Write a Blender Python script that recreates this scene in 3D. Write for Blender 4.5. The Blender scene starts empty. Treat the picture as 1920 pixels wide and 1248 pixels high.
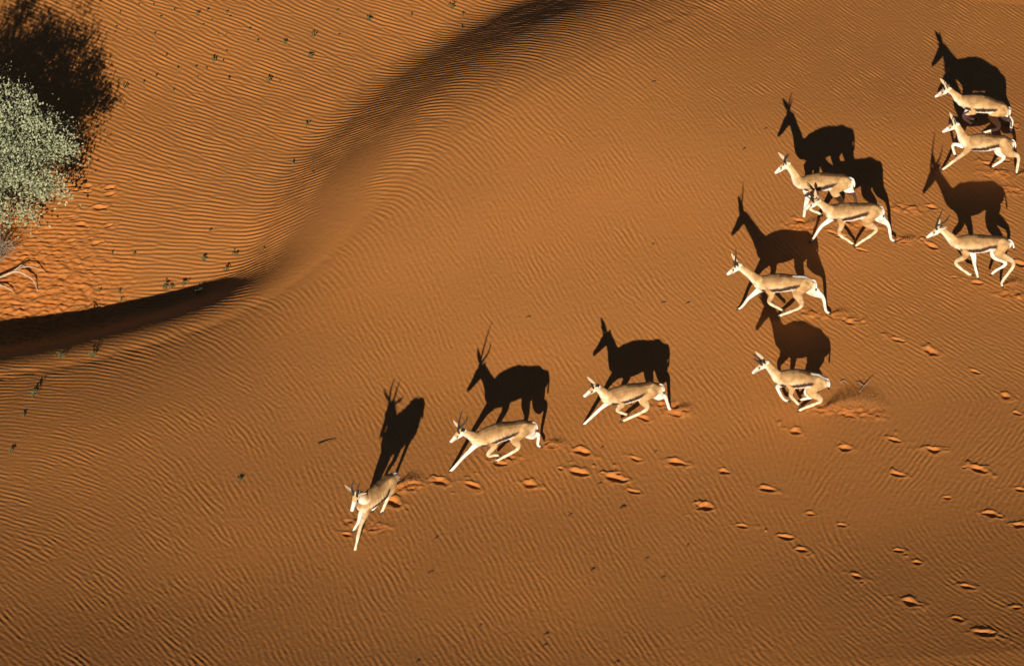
import bpy, bmesh, math, random
import numpy as np
from mathutils import Vector, Matrix, noise as mnoise

random.seed(7)
rng = np.random.default_rng(11)
R = math.radians
scene = bpy.context.scene
COL = scene.collection

# ------------------------------------------------------------------ camera, sky, sun, exposure
PITCH = R(44.0)            # the camera looks down this steeply
FPX = 5500.0               # focal length in pixels of a 1920 wide frame
DIST = 43.1
cam_d = bpy.data.cameras.new('camera')
cam_d.sensor_width = 36.0
cam_d.lens = 36.0 * FPX / 1920.0
cam_d.clip_start = 1.0
cam_d.clip_end = 20000.0
cam = bpy.data.objects.new('camera', cam_d)
COL.objects.link(cam)
CAM = np.array([0.0, -DIST * math.cos(PITCH), DIST * math.sin(PITCH)])
cam.location = CAM
cam.rotation_euler = (math.pi / 2 - PITCH, 0, 0)
scene.camera = cam

SUN_EL = R(23.5)
SUN_AZ = R(6.7)            # shadows run this far to the right of straight ahead
world = bpy.data.worlds.new('World')
scene.world = world
world.use_nodes = True
wn = world.node_tree.nodes
bg = wn['Background']
sky = wn.new('ShaderNodeTexSky')
sky.sky_type = 'NISHITA'
sky.sun_disc = False
sky.sun_elevation = SUN_EL
sky.sun_rotation = math.pi + SUN_AZ
sky.altitude = 1500
sky.air_density = 0.35
sky.dust_density = 0.1
sky.ozone_density = 1.0
world.node_tree.links.new(sky.outputs[0], bg.inputs[0])
bg.inputs[1].default_value = 0.05

sun_d = bpy.data.lights.new('sun', 'SUN')
sun_d.energy = 5.0
sun_d.angle = R(0.5)
sun_d.color = (1.0, 0.87, 0.68)
sun = bpy.data.objects.new('sun', sun_d)
COL.objects.link(sun)
LDIR = Vector((math.sin(SUN_AZ) * math.cos(SUN_EL), math.cos(SUN_AZ) * math.cos(SUN_EL), -math.sin(SUN_EL)))
sun.rotation_euler = LDIR.to_track_quat('-Z', 'Y').to_euler()
sun.location = (-3, -30, 15)

scene.view_settings.view_transform = 'Standard'
scene.view_settings.look = 'None'
scene.view_settings.gamma = 1.0
scene.view_settings.use_curve_mapping = False
scene.view_settings.exposure = 0.50
scene.render.engine = 'CYCLES'

# ------------------------------------------------------------------ survey helpers
CP, SP = math.cos(PITCH), math.sin(PITCH)
FWD = np.array([0, CP, -SP]); UPV = np.array([0, SP, CP]); RGT = np.array([1.0, 0, 0])

def ray(px, py):
    d = FWD * FPX + RGT * (px - 960.0) + UPV * (624.0 - py)
    return d / np.linalg.norm(d)

def on_z(px, py, z=0.0):
    d = ray(px, py)
    return CAM + d * ((z - CAM[2]) / d[2])

def smooth(a, b, x):
    t = np.clip((x - a) / (b - a), 0, 1)
    return t * t * (3 - 2 * t)

# ------------------------------------------------------------------ the lie of the land
CREST = [(-2600, 1110, 1.0, 1.7), (-900, 795, .96, 1.65), (-350, 712, .94, 2.1), (0, 662, .90, 2.05), (150, 634, .87, 2.0),
         (300, 594, .80, 1.9), (420, 556, .76, 1.75), (500, 522, .78, 1.7), (560, 490, .82, 1.75), (622, 448, .80, 2.1),
         (690, 388, .84, 2.7), (748, 336, .94, 3.3), (840, 270, 1.12, 3.9), (975, 188, 1.34, 4.3), (1115, 112, 1.50, 4.6),
         (1270, 28, 1.58, 4.6), (1640, -180, 1.6, 4.6), (2500, -620, 1.6, 4.6), (4000, -1150, 1.6, 4.6)]
_cp = np.array([np.append(on_z(a, b)[:2], (c, d)) for a, b, c, d in CREST])

def catmull(P, n):
    P = np.asarray(P, float)
    Q = np.vstack([2 * P[0] - P[1], P, 2 * P[-1] - P[-2]])
    out = []
    for i in range(1, len(Q) - 2):
        for k in range(n):
            t = k / n
            p0, p1, p2, p3 = Q[i - 1], Q[i], Q[i + 1], Q[i + 2]
            out.append(.5 * (2 * p1 + (p2 - p0) * t + (2 * p0 - 5 * p1 + 4 * p2 - p3) * t * t + (3 * p1 - p0 - 3 * p2 + p3) * t ** 3))
    out.append(P[-1])
    return np.array(out)

_crest = catmull(_cp, 10)
_tan = np.gradient(_crest[:, :2], axis=0)
_tan /= np.linalg.norm(_tan, axis=1)[:, None]

def crest_field(x, y):
    """signed distance to the dune's brink (positive on the low side), local drop and width"""
    x = np.asarray(x, float); y = np.asarray(y, float)
    sh = x.shape
    x = x.ravel(); y = y.ravel()
    d = np.empty_like(x); D = np.empty_like(x); W = np.empty_like(x)
    for s in range(0, len(x), 60000):
        xx = x[s:s + 60000, None]; yy = y[s:s + 60000, None]
        ex = xx - _crest[None, :, 0]; ey = yy - _crest[None, :, 1]
        q = ex * ex + ey * ey
        i = np.argmin(q, axis=1)
        r = np.arange(len(i))
        side = np.sign(_tan[i, 0] * ey[r, i] - _tan[i, 1] * ex[r, i])
        w = 1 / (q + .15) ** 2
        w /= w.sum(1)[:, None]
        d[s:s + 60000] = side * np.sqrt(q[r, i])
        D[s:s + 60000] = w @ _crest[:, 2]
        W[s:s + 60000] = w @ _crest[:, 3]
    return d.reshape(sh), D.reshape(sh), W.reshape(sh)

def land_from(x, y, d, D, W):
    u = np.clip(d / W + .06, 0, 1)
    ra, rb = .46 + .16 * smooth(-2.5, -5.5, x), .24                       # the slope grows over ra, stays, and eases out over rb
    pk = 1 / (1 - .5 * (ra + rb))
    s = np.where(u < ra, .5 * u * u / ra, np.where(u < 1 - rb, .5 * ra + (u - ra), .5 * ra + (1 - rb - ra) + .5 * rb - .5 * (1 - u) ** 2 / rb)) * pk
    z = -D * s
    roll = smooth(.6, -5.5, x) * .46 + .06
    z = z - roll * np.exp(np.minimum(d, 0) / 1.8)
    z = z + .016 * np.clip(d - 1.0, 0, 14) * smooth(2, -6, x)
    far = np.clip(-.6 - y, 0, 8)
    z = z + .0170 * far ** 2  # invented tilt away from the sun, shaped to darken the foreground
    rx = np.clip(x - 2.0, 0, 8)
    z = z - .0150 * rx * np.clip(y, -7, 9)  # right side made to fall away from the sun, for a darker tone
    lx = np.clip(-x - .5, 0, 8)
    z = z - .0050 * lx * np.clip(y, -8, 1.5)  # added slope that dims the lower left by turning it off the sun
    z = z + .24 * np.exp(-((x - 1.2) / 3.6) ** 2 / 2 - ((y - 4.9) / 2.1) ** 2 / 2)  # added swell: its sunward face brightens the middle, its back darkens the top
    und = (np.sin(.9 * x + .5 * y + 1.3) * np.sin(.55 * y - .4 * x + .2) * .022
           + np.sin(1.7 * x - 1.1 * y + .7) * np.sin(1.3 * y + .8 * x) * .008)
    return z + und * smooth(30, 9, np.hypot(x, y))

def land(x, y):
    d, D, W = crest_field(x, y)
    return land_from(np.asarray(x, float), np.asarray(y, float), d, D, W)

def ground(px, py):
    """the point of the sand that the surveyed pixel shows"""
    z = 0.0
    for _ in range(14):
        p = on_z(px, py, z)
        z = .5 * z + .5 * float(land(np.array([p[0]]), np.array([p[1]]))[0])
    p = on_z(px, py, z)
    return np.array([p[0], p[1], float(land(np.array([p[0]]), np.array([p[1]]))[0])])

# ------------------------------------------------------------------ helpers for objects
def link(o, parent=None):
    COL.objects.link(o)
    if parent is not None:
        o.parent = parent
    return o

def mesh_obj(name, verts, faces, mat, parent=None, smooth_shade=True):
    me = bpy.data.meshes.new(name)
    me.from_pydata([tuple(v) for v in verts], [], [tuple(f) for f in faces])
    me.update()
    if smooth_shade:
        me.polygons.foreach_set('use_smooth', np.ones(len(me.polygons), dtype=bool))
    if mat:
        me.materials.append(mat)
    return link(bpy.data.objects.new(name, me), parent)

def fast_mesh(name, verts, faces, mat, parent=None, smooth_shade=True):
    """numpy arrays, faces (n,3) or (n,4)"""
    me = bpy.data.meshes.new(name)
    k = faces.shape[1]
    me.vertices.add(len(verts)); me.vertices.foreach_set('co', np.ascontiguousarray(verts, np.float32).ravel())
    me.loops.add(faces.size); me.loops.foreach_set('vertex_index', np.ascontiguousarray(faces, np.int32).ravel())
    me.polygons.add(len(faces))
    me.polygons.foreach_set('loop_start', np.arange(0, faces.size, k, dtype=np.int32))
    me.polygons.foreach_set('use_smooth', np.full(len(faces), smooth_shade, dtype=bool))
    me.update(calc_edges=True)
    me.validate()
    if mat:
        me.materials.append(mat)
    return link(bpy.data.objects.new(name, me), parent)

def tag(o, label=None, cat=None, group=None, kind=None):
    if label: o['label'] = label
    if cat: o['category'] = cat
    if group: o['group'] = group
    if kind: o['kind'] = kind
    return o

def empty(name, loc, rz=0.0):
    o = bpy.data.objects.new(name, None)
    o.location = loc; o.rotation_euler = (0, 0, rz)
    o.empty_display_size = .2
    return link(o)

def new_mat(name, rough=.8):
    m = bpy.data.materials.new(name)
    m.use_nodes = True
    nt = m.node_tree
    b = nt.nodes['Principled BSDF']
    b.inputs['Roughness'].default_value = rough
    b.inputs['Specular IOR Level'].default_value = .2
    return m, nt, b

def noise(nt, scale, detail=3, coord='Object', rough=.55):
    tc = nt.nodes.new('ShaderNodeTexCoord')
    n = nt.nodes.new('ShaderNodeTexNoise')
    n.inputs['Scale'].default_value = scale
    n.inputs['Detail'].default_value = detail
    n.inputs['Roughness'].default_value = rough
    nt.links.new(tc.outputs[coord], n.inputs['Vector'])
    return n

def ramp(nt, fac, stops):
    r = nt.nodes.new('ShaderNodeValToRGB')
    el = r.color_ramp.elements
    while len(el) < len(stops): el.new(.5)
    for e, (p, c) in zip(el, stops):
        e.position = p; e.color = (*c, 1)
    nt.links.new(fac, r.inputs[0])
    return r

def mixc(nt, fac, a, b, mode='MIX'):
    m = nt.nodes.new('ShaderNodeMix')
    m.data_type = 'RGBA'; m.blend_type = mode
    for sock, val in ((m.inputs[0], fac), (m.inputs[6], a), (m.inputs[7], b)):
        if hasattr(val, 'links'): nt.links.new(val, sock)
        elif isinstance(val, tuple): sock.default_value = (*val, 1)
        else: sock.default_value = val
    return m.outputs[2]

def bump(nt, bsdf, height, strength, dist):
    b = nt.nodes.new('ShaderNodeBump')
    b.inputs['Strength'].default_value = strength
    b.inputs['Distance'].default_value = dist
    nt.links.new(height, b.inputs['Height'])
    nt.links.new(b.outputs[0], bsdf.inputs['Normal'])

def simple_mat(name, c1, c2, scale=30, rough=.75, bumpd=0.0):
    m, nt, b = new_mat(name, rough)
    n = noise(nt, scale, 4)
    r = ramp(nt, n.outputs[0], [(.3, c1), (.7, c2)])
    nt.links.new(r.outputs[0], b.inputs['Base Color'])
    if bumpd: bump(nt, b, n.outputs[0], .6, bumpd)
    return m

# ------------------------------------------------------------------ materials
SAND, nt, bs = new_mat('red_sand', .95)
bs.inputs['Specular IOR Level'].default_value = .05
at = nt.nodes.new('ShaderNodeAttribute'); at.attribute_name = 'fresh'
big = noise(nt, .35, 4)
fine = noise(nt, 95, 3, rough=.7)
grain = noise(nt, 320, 2, rough=.7)
brown = mixc(nt, ramp(nt, big.outputs[0], [(.35, (0, 0, 0)), (.65, (1, 1, 1))]).outputs[0], (.415, .174, .050), (.455, .184, .049))
sandc = mixc(nt, at.outputs['Fac'], brown, (.50, .178, .045))
gr = ramp(nt, fine.outputs[0], [(.25, (.80, .80, .80)), (.75, (1.12, 1.12, 1.12))])
sandc = mixc(nt, .75, sandc, gr.outputs[0], 'MULTIPLY')
nt.links.new(sandc, bs.inputs['Base Color'])
bump(nt, bs, grain.outputs[0], .35, .004)

FUR, nt, bs = new_mat('springbok_coat', .7)
va = nt.nodes.new('ShaderNodeAttribute'); va.attribute_name = 'coat'
mot = noise(nt, 12, 4)
hair = noise(nt, 140, 2)
c = mixc(nt, .8, va.outputs['Color'], ramp(nt, mot.outputs[0], [(.32, (.58, .50, .43)), (.60, (1.08, 1.08, 1.08))]).outputs[0], 'MULTIPLY')
c = mixc(nt, .35, c, ramp(nt, hair.outputs[0], [(.3, (.8, .8, .8)), (.7, (1.08, 1.08, 1.08))]).outputs[0], 'MULTIPLY')
nt.links.new(c, bs.inputs['Base Color'])
bump(nt, bs, hair.outputs[0], .3, .006)

HORN = simple_mat('dark_horn', (.012, .010, .009), (.05, .042, .036), 60, .45, .003)
EARM, nt, bs = new_mat('ear_skin', .7)
va = nt.nodes.new('ShaderNodeAttribute'); va.attribute_name = 'coat'
nt.links.new(va.outputs['Color'], bs.inputs['Base Color'])
EYE, nt, bs = new_mat('dark_eye', .15)
bs.inputs['Base Color'].default_value = (.008, .006, .005, 1)
HOOF = simple_mat('hoof_horn', (.02, .016, .013), (.07, .055, .042), 50, .5)
TAILM, nt, bs = new_mat('tail_hair', .75)
va = nt.nodes.new('ShaderNodeAttribute'); va.attribute_name = 'coat'
nt.links.new(va.outputs['Color'], bs.inputs['Base Color'])
LEAF, nt, bs = new_mat('grey_green_leaf', .6)
oi = noise(nt, 7, 3)
oj = noise(nt, 60, 1)
lf = mixc(nt, ramp(nt, oi.outputs[0], [(.35, (0, 0, 0)), (.65, (1, 1, 1))]).outputs[0], (.165, .20, .115), (.29, .325, .20))
lf = mixc(nt, ramp(nt, oj.outputs[0], [(.4, (0, 0, 0)), (.7, (1, 1, 1))]).outputs[0], lf, (.40, .41, .27))
nt.links.new(lf, bs.inputs['Base Color'])
BARK = simple_mat('pale_bark', (.20, .16, .12), (.42, .36, .28), 25, .85, .004)
DEADWOOD = simple_mat('bleached_wood', (.30, .235, .165), (.56, .48, .38), 18, .8, .003)
DRYTWIG = simple_mat('dry_twig', (.20, .14, .095), (.42, .34, .27), 12, .85)
DARKTWIG = simple_mat('dark_twig', (.035, .024, .016), (.10, .07, .045), 12, .85)
SEED = simple_mat('seedling_leaf', (.05, .075, .032), (.15, .18, .085), 40, .7)
SEEDSTEM = simple_mat('seedling_stem', (.035, .035, .02), (.09, .085, .05), 40, .8)
GRAIN = simple_mat('flying_sand', (.48, .20, .055), (.58, .26, .08), 40, .95)

# ------------------------------------------------------------------ ripples
NX = 1152
DX = .0155
X0, Y0 = -NX * DX / 2, -7.5
NY = 1150
gx = X0 + DX * np.arange(NX)
gy = Y0 + DX * np.arange(NX)          # a square for the transforms, cropped to NY rows afterwards

ORI = [(250, 60, -25), (400, 150, -20), (550, 250, -15), (300, 300, -8), (150, 400, -4), (420, 450, 0), (500, 350, -3), (350, 400, -3),
       (800, 40, -24), (760, 200, -10), (690, 300, 2), (700, 260, 0), (900, 100, -20), (1000, 200, -45), (880, 280, -48), (1100, 60, -27),
       (1300, 60, -35), (1250, 150, -42), (1400, 100, -38), (1300, 300, -60), (900, 350, -62), (800, 420, -60), (1000, 500, -62),
       (1200, 450, -60), (1300, 550, -45), (1550, 650, -40), (1750, 680, -38), (1880, 640, -34), (1890, 520, -32), (1650, 250, -45),
       (1800, 50, -40), (700, 550, -65), (560, 600, -52), (400, 640, -38), (250, 700, -28), (150, 720, -8), (50, 690, 5), (40, 800, -5),
       (200, 820, -28), (350, 850, -50), (90, 950, -14), (200, 1000, -33), (400, 1000, -50), (100, 1150, -40), (300, 1200, -45),
       (550, 900, -62), (550, 1150, -62), (800, 1100, -62), (1000, 1000, -66), (1000, 1200, -60), (1250, 1050, -65), (1250, 950, -60),
       (1480, 1100, -62), (1500, 1200, -60), (1700, 1200, -48), (1850, 1200, -42), (1800, 1060, -60), (1620, 930, 58), (1700, 870, 50),
       (1850, 850, 45), (1570, 850, 62), (1850, 950, 50), (1400, 800, -60), (1150, 880, -62), (80, 530, -10), (50, 600, -15)]

def idx_grid(step):
    xs = gx[::step]; ys = gy[::step]
    return np.meshgrid(xs, ys)

def upsample(a, step):
    n = NX
    src = np.arange(a.shape[0]) * step
    t = np.clip(np.arange(n) / step, 0, a.shape[0] - 1.001)
    i = t.astype(int); f = t - i
    b = a[i] * (1 - f)[:, None] + a[i + 1] * f[:, None]
    return b[:, i] * (1 - f)[None] + b[:, i + 1] * f[None]

cx, cy = idx_grid(8)
c2 = np.zeros_like(cx); s2 = np.zeros_like(cx)
for a, b, ang in ORI:
    p = on_z(a, b, 0)
    ga = math.atan2(math.sin(R(ang)) / SP, math.cos(R(ang)))
    w = np.exp(-((cx - p[0]) ** 2 + (cy - p[1]) ** 2) / (2 * .75 ** 2)) + 1e-4 / (1 + (cx - p[0]) ** 2 + (cy - p[1]) ** 2)
    c2 += w * math.cos(2 * ga); s2 += w * math.sin(2 * ga)
wv_ang = np.mod(.5 * np.arctan2(s2, c2) + math.pi / 2, math.pi)      # direction across the crests
d8, D8, W8 = crest_field(cx, cy)
base8 = land_from(cx, cy, d8, D8, W8)
base = upsample(base8, 8)
dist = upsample(d8, 8)
vc = upsample(np.cos(2 * wv_ang), 8); vs = upsample(np.sin(2 * wv_ang), 8)
wang = np.mod(.5 * np.arctan2(vs, vc), math.pi)

K = 18
LAM = .093
fx = np.fft.fftfreq(NX, DX)
FX, FY = np.meshgrid(fx, fx)
def rip_phase(sig, iters, lam, sf=.20, sa=.17, nz=.25):
    f0 = 1 / lam
    pos = wang / math.pi * K
    k0 = np.floor(pos).astype(int); fr = pos - k0
    k0 = k0 % K
    resp = None
    for it in range(iters):
        S = np.fft.fft2(sig)
        resp = np.zeros((NX, NX), complex)
        first = None
        for k in range(K + 1):
            th = math.pi * k / K
            if k < K:
                u = FX * math.cos(th) + FY * math.sin(th)
                v = -FX * math.sin(th) + FY * math.cos(th)
                G = np.exp(-((u - f0) / (sf * f0)) ** 2 / 2 - (v / (sa * f0)) ** 2 / 2)
                r = np.fft.ifft2(S * G)
                if k == 0: first = r
            else:
                r = np.conj(first)
            w = np.where(k0 == k, 1 - fr, 0) + np.where(k0 == k - 1, fr, 0)
            resp += w * r
        ph = np.angle(resp)
        sig = np.cos(ph) + nz * rng.standard_normal((NX, NX)) * (it < iters - 1)
    return ph, np.abs(resp)

ph, am = rip_phase(rng.standard_normal((NX, NX)), 3, LAM, .24, .22, .45)
am = np.clip(am / np.median(am), 0, 1.3) ** 1.2
rip = (np.cos(ph) + .34 * np.cos(2 * ph + 1.35)) * (.35 + .65 * am)
ph2, am2 = rip_phase(rng.standard_normal((NX, NX)), 2, LAM * .86, .27, .26, .5)
am2 = np.clip(am2 / np.median(am2), 0, 1.5)
rip2 = (np.cos(ph2) + .30 * np.cos(2 * ph2 + 1.3)) * am2

def lowpass(sig, lam):
    return np.real(np.fft.ifft2(np.fft.fft2(sig) * np.exp(-(FX ** 2 + FY ** 2) * lam * lam * 1.4)))
wn1 = lowpass(rng.standard_normal((NX, NX)), .5); wn1 /= wn1.std()
lump = lowpass(rng.standard_normal((NX, NX)), .11); lump /= lump.std()
lump2 = lowpass(rng.standard_normal((NX, NX)), .05); lump2 /= lump2.std()

GX, GY = np.meshgrid(gx, gy)
def blob(px, py, rx, ry, rot=0.0):
    """elliptic falloff on the ground, 1 inside to 0 outside; rx, ry in metres"""
    p = on_z(px, py, 0)
    ex = GX - p[0]; ey = GY - p[1]
    c, s = math.cos(rot), math.sin(rot)
    u = (ex * c + ey * s) / rx; v = (-ex * s + ey * c) / ry
    return np.clip(1.25 - np.sqrt(u * u + v * v), 0, 1)

open_dune = smooth(-.2, -2.2, dist) * smooth(-9.2, -5.5, GX)
patch = (.64 + .13 * np.clip(wn1, -2, 2)) * .92
rip = rip * (1 - open_dune) + rip2 * open_dune * patch
amp = .0045 * (1 + .16 * wn1)
slip = np.maximum.reduce([smooth(0, .6, blob(655, 290, .50, 1.0, R(-20))), smooth(0, .6, blob(610, 395, .62, .95, R(-40))),
                          smooth(0, .6, blob(545, 470, .55, .75, R(-55)))])
amp = amp * (1 - slip) * (1 - .40 * np.exp(-((dist + .9) / 1.1) ** 2) * smooth(0, -3, GX))
steep = smooth(.1, .5, dist) * smooth(1.7, 1.1, dist) * smooth(-3.9, -4.8, GX + .3 * GY)
amp = amp * (1 - .75 * steep)
lefty = smooth(.4, 2.0, dist)
amp = amp * (1 + .30 * lefty)
nearbush = np.maximum(smooth(0, .9, blob(30, 470, 1.7, 2.6)), smooth(0, .8, blob(60, 560, 2.0, 1.4))) * smooth(.7, 1.4, dist)
amp = amp * (1 - .35 * nearbush)
Z = base + rip * amp
Z += nearbush * (lump * .0075 + lump2 * .003)
Z += lump2 * .0007
fresh = .06 + .30 * lefty * smooth(9.0, 1.0, GY + .55 * (GX + 8)) + .60 * nearbush

# hoof prints: a scooped pit, sand thrown up on its rim
PRINTS = []
def prints(ox, oy, sc, pts):
    for x, y, s in pts: PRINTS.append((ox + x / sc, oy + y / sc, s))
prints(1000, 800, 4, [(375, 192, 1.2), (760, 238, .8), (1075, 268, 1.1), (330, 340, 1.15), (610, 385, 1.25), (745, 484, .75), (1425, 332, .8),
                      (1755, 468, 1.05), (1300, 602, 1.15), (1565, 745, .75), (1890, 828, .7), (-30, 440, .9)])
prints(1440, 620, 4, [(970, 68, .8), (1220, 155, 1.0), (1555, 308, .85), (1785, 490, .95), (210, 758, 1.0), (580, 882, .9), (955, 820, .8),
                      (1240, 893, 1.1), (960, 1074, .9), (1580, 1042, 1.3), (615, 628, .8), (1870, 620, .7), (1890, 1190, .8)])
prints(1440, 930, 3.925, [(320, 132, .65), (540, 212, .65), (135, 302, .8), (250, 398, .95), (965, 402, .75), (1095, 488, .8), (655, 588, .95),
                          (1640, 135, 1.05), (1850, 212, .9), (1465, 665, .9), (1050, 780, 1.05), (1405, 905, .85), (1590, 1012, 1.25), (1830, 822, .7),
                          (1325, 12, .65)])
prints(600, 560, 2.496, [(440, 867, 1.0), (562, 857, 1.05), (715, 874, 1.1), (985, 867, .95), (345, 952, 1.3), (1085, 690, .7), (890, 740, .7)])
prints(0, 0, 1, [(1745, 388, .9), (1748, 462, 1.1), (1912, 495, 1.0), (1270, 775, 1.0), (1207, 783, .9), (1592, 603, 1.0), (1690, 452, .8), (1612, 468, .7), (1880, 300, .8),
                 (1855, 308, .9), (1835, 530, .8), (1790, 520, .6), (1890, 235, 1.1), (1556, 592, .8), (1500, 415, .9), (1575, 442, .9), (1560, 436, .7), (935, 868, .8), (1033, 832, .8),
                 (700, 946, .8), (650, 1002, .8)])
for n_ in range(12):
    PRINTS.append((130 + 95 * random.random(), 340 + 130 * random.random(), .55 + .45 * random.random()))
PRINTS += [(208, 352, 1.0), (165, 350, .8), (190, 390, .9), (205, 423, .8), (180, 455, .8)]
for px, py, s in PRINTS:
    p = ground(px, py)
    rot = R(-14 + random.uniform(-12, 10)) if px > 400 else R(random.uniform(0, 40))
    a, b = .106 * s * random.uniform(.9, 1.1), .054 * s * random.uniform(.9, 1.15)
    i0, i1 = int((p[0] - .5 - X0) / DX), int((p[0] + .5 - X0) / DX)
    j0, j1 = int((p[1] - .5 - Y0) / DX), int((p[1] + .5 - Y0) / DX)
    i0, j0 = max(i0, 0), max(j0, 0); i1, j1 = min(i1, NX), min(j1, NY)
    if i1 <= i0 or j1 <= j0: continue
    ex = GX[j0:j1, i0:i1] - p[0]; ey = GY[j0:j1, i0:i1] - p[1]
    c_, s_ = math.cos(rot), math.sin(rot)
    wob = .20 * lump[j0:j1, i0:i1]
    u = (ex * c_ + ey * s_) / a; v = (-ex * s_ + ey * c_) / b
    v = v + .18 * u
    r = (np.abs(u) ** 1.55 + np.abs(v) ** 1.75) ** (1 / 1.65) * (1 + wob)
    pit = -np.clip(1 - r * r, 0, 1) ** 1.0 * .036 * s
    rim = np.exp(-((r - 1.30) / .34) ** 2) * (.006 + .010 * smooth(-.3, 1.2, v) * smooth(1.2, -.5, u) + .003 * smooth(0, 1.5, u)) * s
    keep = 1 - .8 * smooth(1.7, 1.1, r)
    zb = base[j0:j1, i0:i1]
    zz = Z[j0:j1, i0:i1]
    Z[j0:j1, i0:i1] = zb + (zz - zb) * keep + pit + rim
    fresh[j0:j1, i0:i1] = np.maximum(fresh[j0:j1, i0:i1], .55 * smooth(1.7, 1.0, r))

# sand churned up behind the hooves
SCUFF = [(1560, 775, .55, .16), (1620, 785, .4, .14), (1275, 775, .22, .09), (1600, 600, .3, .1), (1610, 410, .55, .22), (1500, 425, .3, .12), (1695, 380, .4, .14),
         (1870, 300, .35, .2), (1900, 335, .3, .14), (1905, 545, .4, .12), (745, 925, .3, .16), (700, 1010, .3, .12), (960, 865, .25, .12), (1250, 760, .25, .12), (1530, 590, .35, .12),
         (770, 925, .25, .1), (655, 1000, .15, .1)]
for px, py, a, b in SCUFF:
    w = smooth(0, .9, blob(px, py, a, b, R(-8)))
    Z = Z * (1 - .6 * w) + .6 * w * base + w * (lump * .007 + lump2 * .004 + .004)
    fresh = np.maximum(fresh, w * .6)

# one sheet of sand: fine where the photo looks, stretching away to the horizon
def spread(edge, sgn, n=34):
    step = .05
    out = []
    p = edge
    for k in range(n):
        p += sgn * step; out.append(p); step *= 1.33
    return out
n_out = 34
xs = np.concatenate([np.array(spread(gx[0], -1))[::-1], gx, np.array(spread(gx[-1], 1))])
ysf = gy[:NY]
ys = np.concatenate([np.array(spread(ysf[0], -1))[::-1], ysf, np.array(spread(ysf[-1], 1))])
HX, HY = np.meshgrid(xs, ys)
HZ = np.zeros_like(HX); HF = np.full_like(HX, .15)
m_out = np.ones_like(HX, bool)
m_out[n_out:n_out + NY, n_out:n_out + NX] = False
HZ[m_out] = land(np.clip(HX[m_out], -40, 40), np.clip(HY[m_out], -30, 40))
edge = np.minimum.reduce([np.arange(NX)[None] + 0 * GY[:NY], (NX - 1 - np.arange(NX))[None] + 0 * GY[:NY],
                          np.arange(NY)[:, None] + 0 * GX[:NY], (NY - 1 - np.arange(NY))[:, None] + 0 * GX[:NY]])
ew = smooth(0, 12, edge)
HZ[n_out:n_out + NY, n_out:n_out + NX] = base[:NY] + (Z[:NY] - base[:NY]) * ew
HF[n_out:n_out + NY, n_out:n_out + NX] = fresh[:NY]
nyt, nxt = HX.shape
ii = np.arange(nyt * nxt).reshape(nyt, nxt)
quads = np.stack([ii[:-1, :-1], ii[:-1, 1:], ii[1:, 1:], ii[1:, :-1]], -1).reshape(-1, 4)
sand = fast_mesh('sand', np.stack([HX, HY, HZ], -1).reshape(-1, 3), quads, SAND)
fa = sand.data.attributes.new('fresh', 'FLOAT', 'POINT')
fa.data.foreach_set('value', np.ascontiguousarray(np.clip(HF, 0, 1), np.float32).ravel())
tag(sand, kind='structure')

def sand_z(x, y):
    i = int((x - X0) / DX); j = int((y - Y0) / DX)
    if 0 <= i < NX and 0 <= j < NY: return float(Z[j, i])
    return float(land(np.array([x]), np.array([y]))[0])

def at_px(px, py):
    p = ground(px, py)
    return np.array([p[0], p[1], sand_z(p[0], p[1])])

# ------------------------------------------------------------------ lofts and tubes
def loft(C, rn, rs, side=(0, 1, 0), seg=14, cap=True):
    """rings round the centres C; rn across in the sagittal plane, rs along 'side'"""
    C = np.asarray(C, float); side = np.asarray(side, float)
    T = np.gradient(C, axis=0)
    V = []; F = []
    n = len(C)
    for i in range(n):
        t = T[i] / (np.linalg.norm(T[i]) + 1e-9)
        s = side - t * np.dot(side, t)
        if np.linalg.norm(s) < 1e-3: s = np.array([1.0, 0, 0]) - t * t[0]
        s /= np.linalg.norm(s)
        nn = np.cross(t, s)
        for k in range(seg):
            a = 2 * math.pi * k / seg
            V.append(C[i] + nn * rn[i] * math.cos(a) + s * rs[i] * math.sin(a))
    for i in range(n - 1):
        for k in range(seg):
            k2 = (k + 1) % seg
            F.append((i * seg + k, i * seg + k2, (i + 1) * seg + k2, (i + 1) * seg + k))
    if cap:
        V.append(C[0]); V.append(C[-1])
        a, b = n * seg, n * seg + 1
        for k in range(seg):
            k2 = (k + 1) % seg
            F.append((a, k2, k)); F.append((b, (n - 1) * seg + k, (n - 1) * seg + k2))
    return V, F

def rounded(C, rn, rs, n=6):
    """smooth resample of centres and radii with dome-shaped ends"""
    P = np.column_stack([np.asarray(C, float), rn, rs])
    Q = catmull(P, n)
    Q[:, 3:] = np.maximum(Q[:, 3:], .003)
    a = Q[0].copy(); b = Q[-1].copy()
    ta = Q[0, :3] - Q[1, :3]; ta /= np.linalg.norm(ta); tb = Q[-1, :3] - Q[-2, :3]; tb /= np.linalg.norm(tb)
    pre = []; post = []
    for f in (.95, .75, .4):
        h = math.sqrt(1 - f * f)
        for dst, e, tt in ((pre, a, ta), (post, b, tb)):
            q = e.copy(); q[:3] += tt * h * min(e[3], e[4]); q[3:] *= f
            dst.append(q)
    Q = np.vstack([pre[::-1], Q, post])
    return Q[:, :3], Q[:, 3], Q[:, 4]

# ------------------------------------------------------------------ springbok
TAN = np.array([.47, .295, .130]); TAN_D = np.array([.21, .115, .046]); CREAM = np.array([.76, .66, .48])
WHITE = np.array([.80, .76, .70]); BAND = np.array([.045, .022, .012]); GREY = np.array([.06, .05, .045])

def lerp(a, b, t): return a + (b - a) * t

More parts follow.
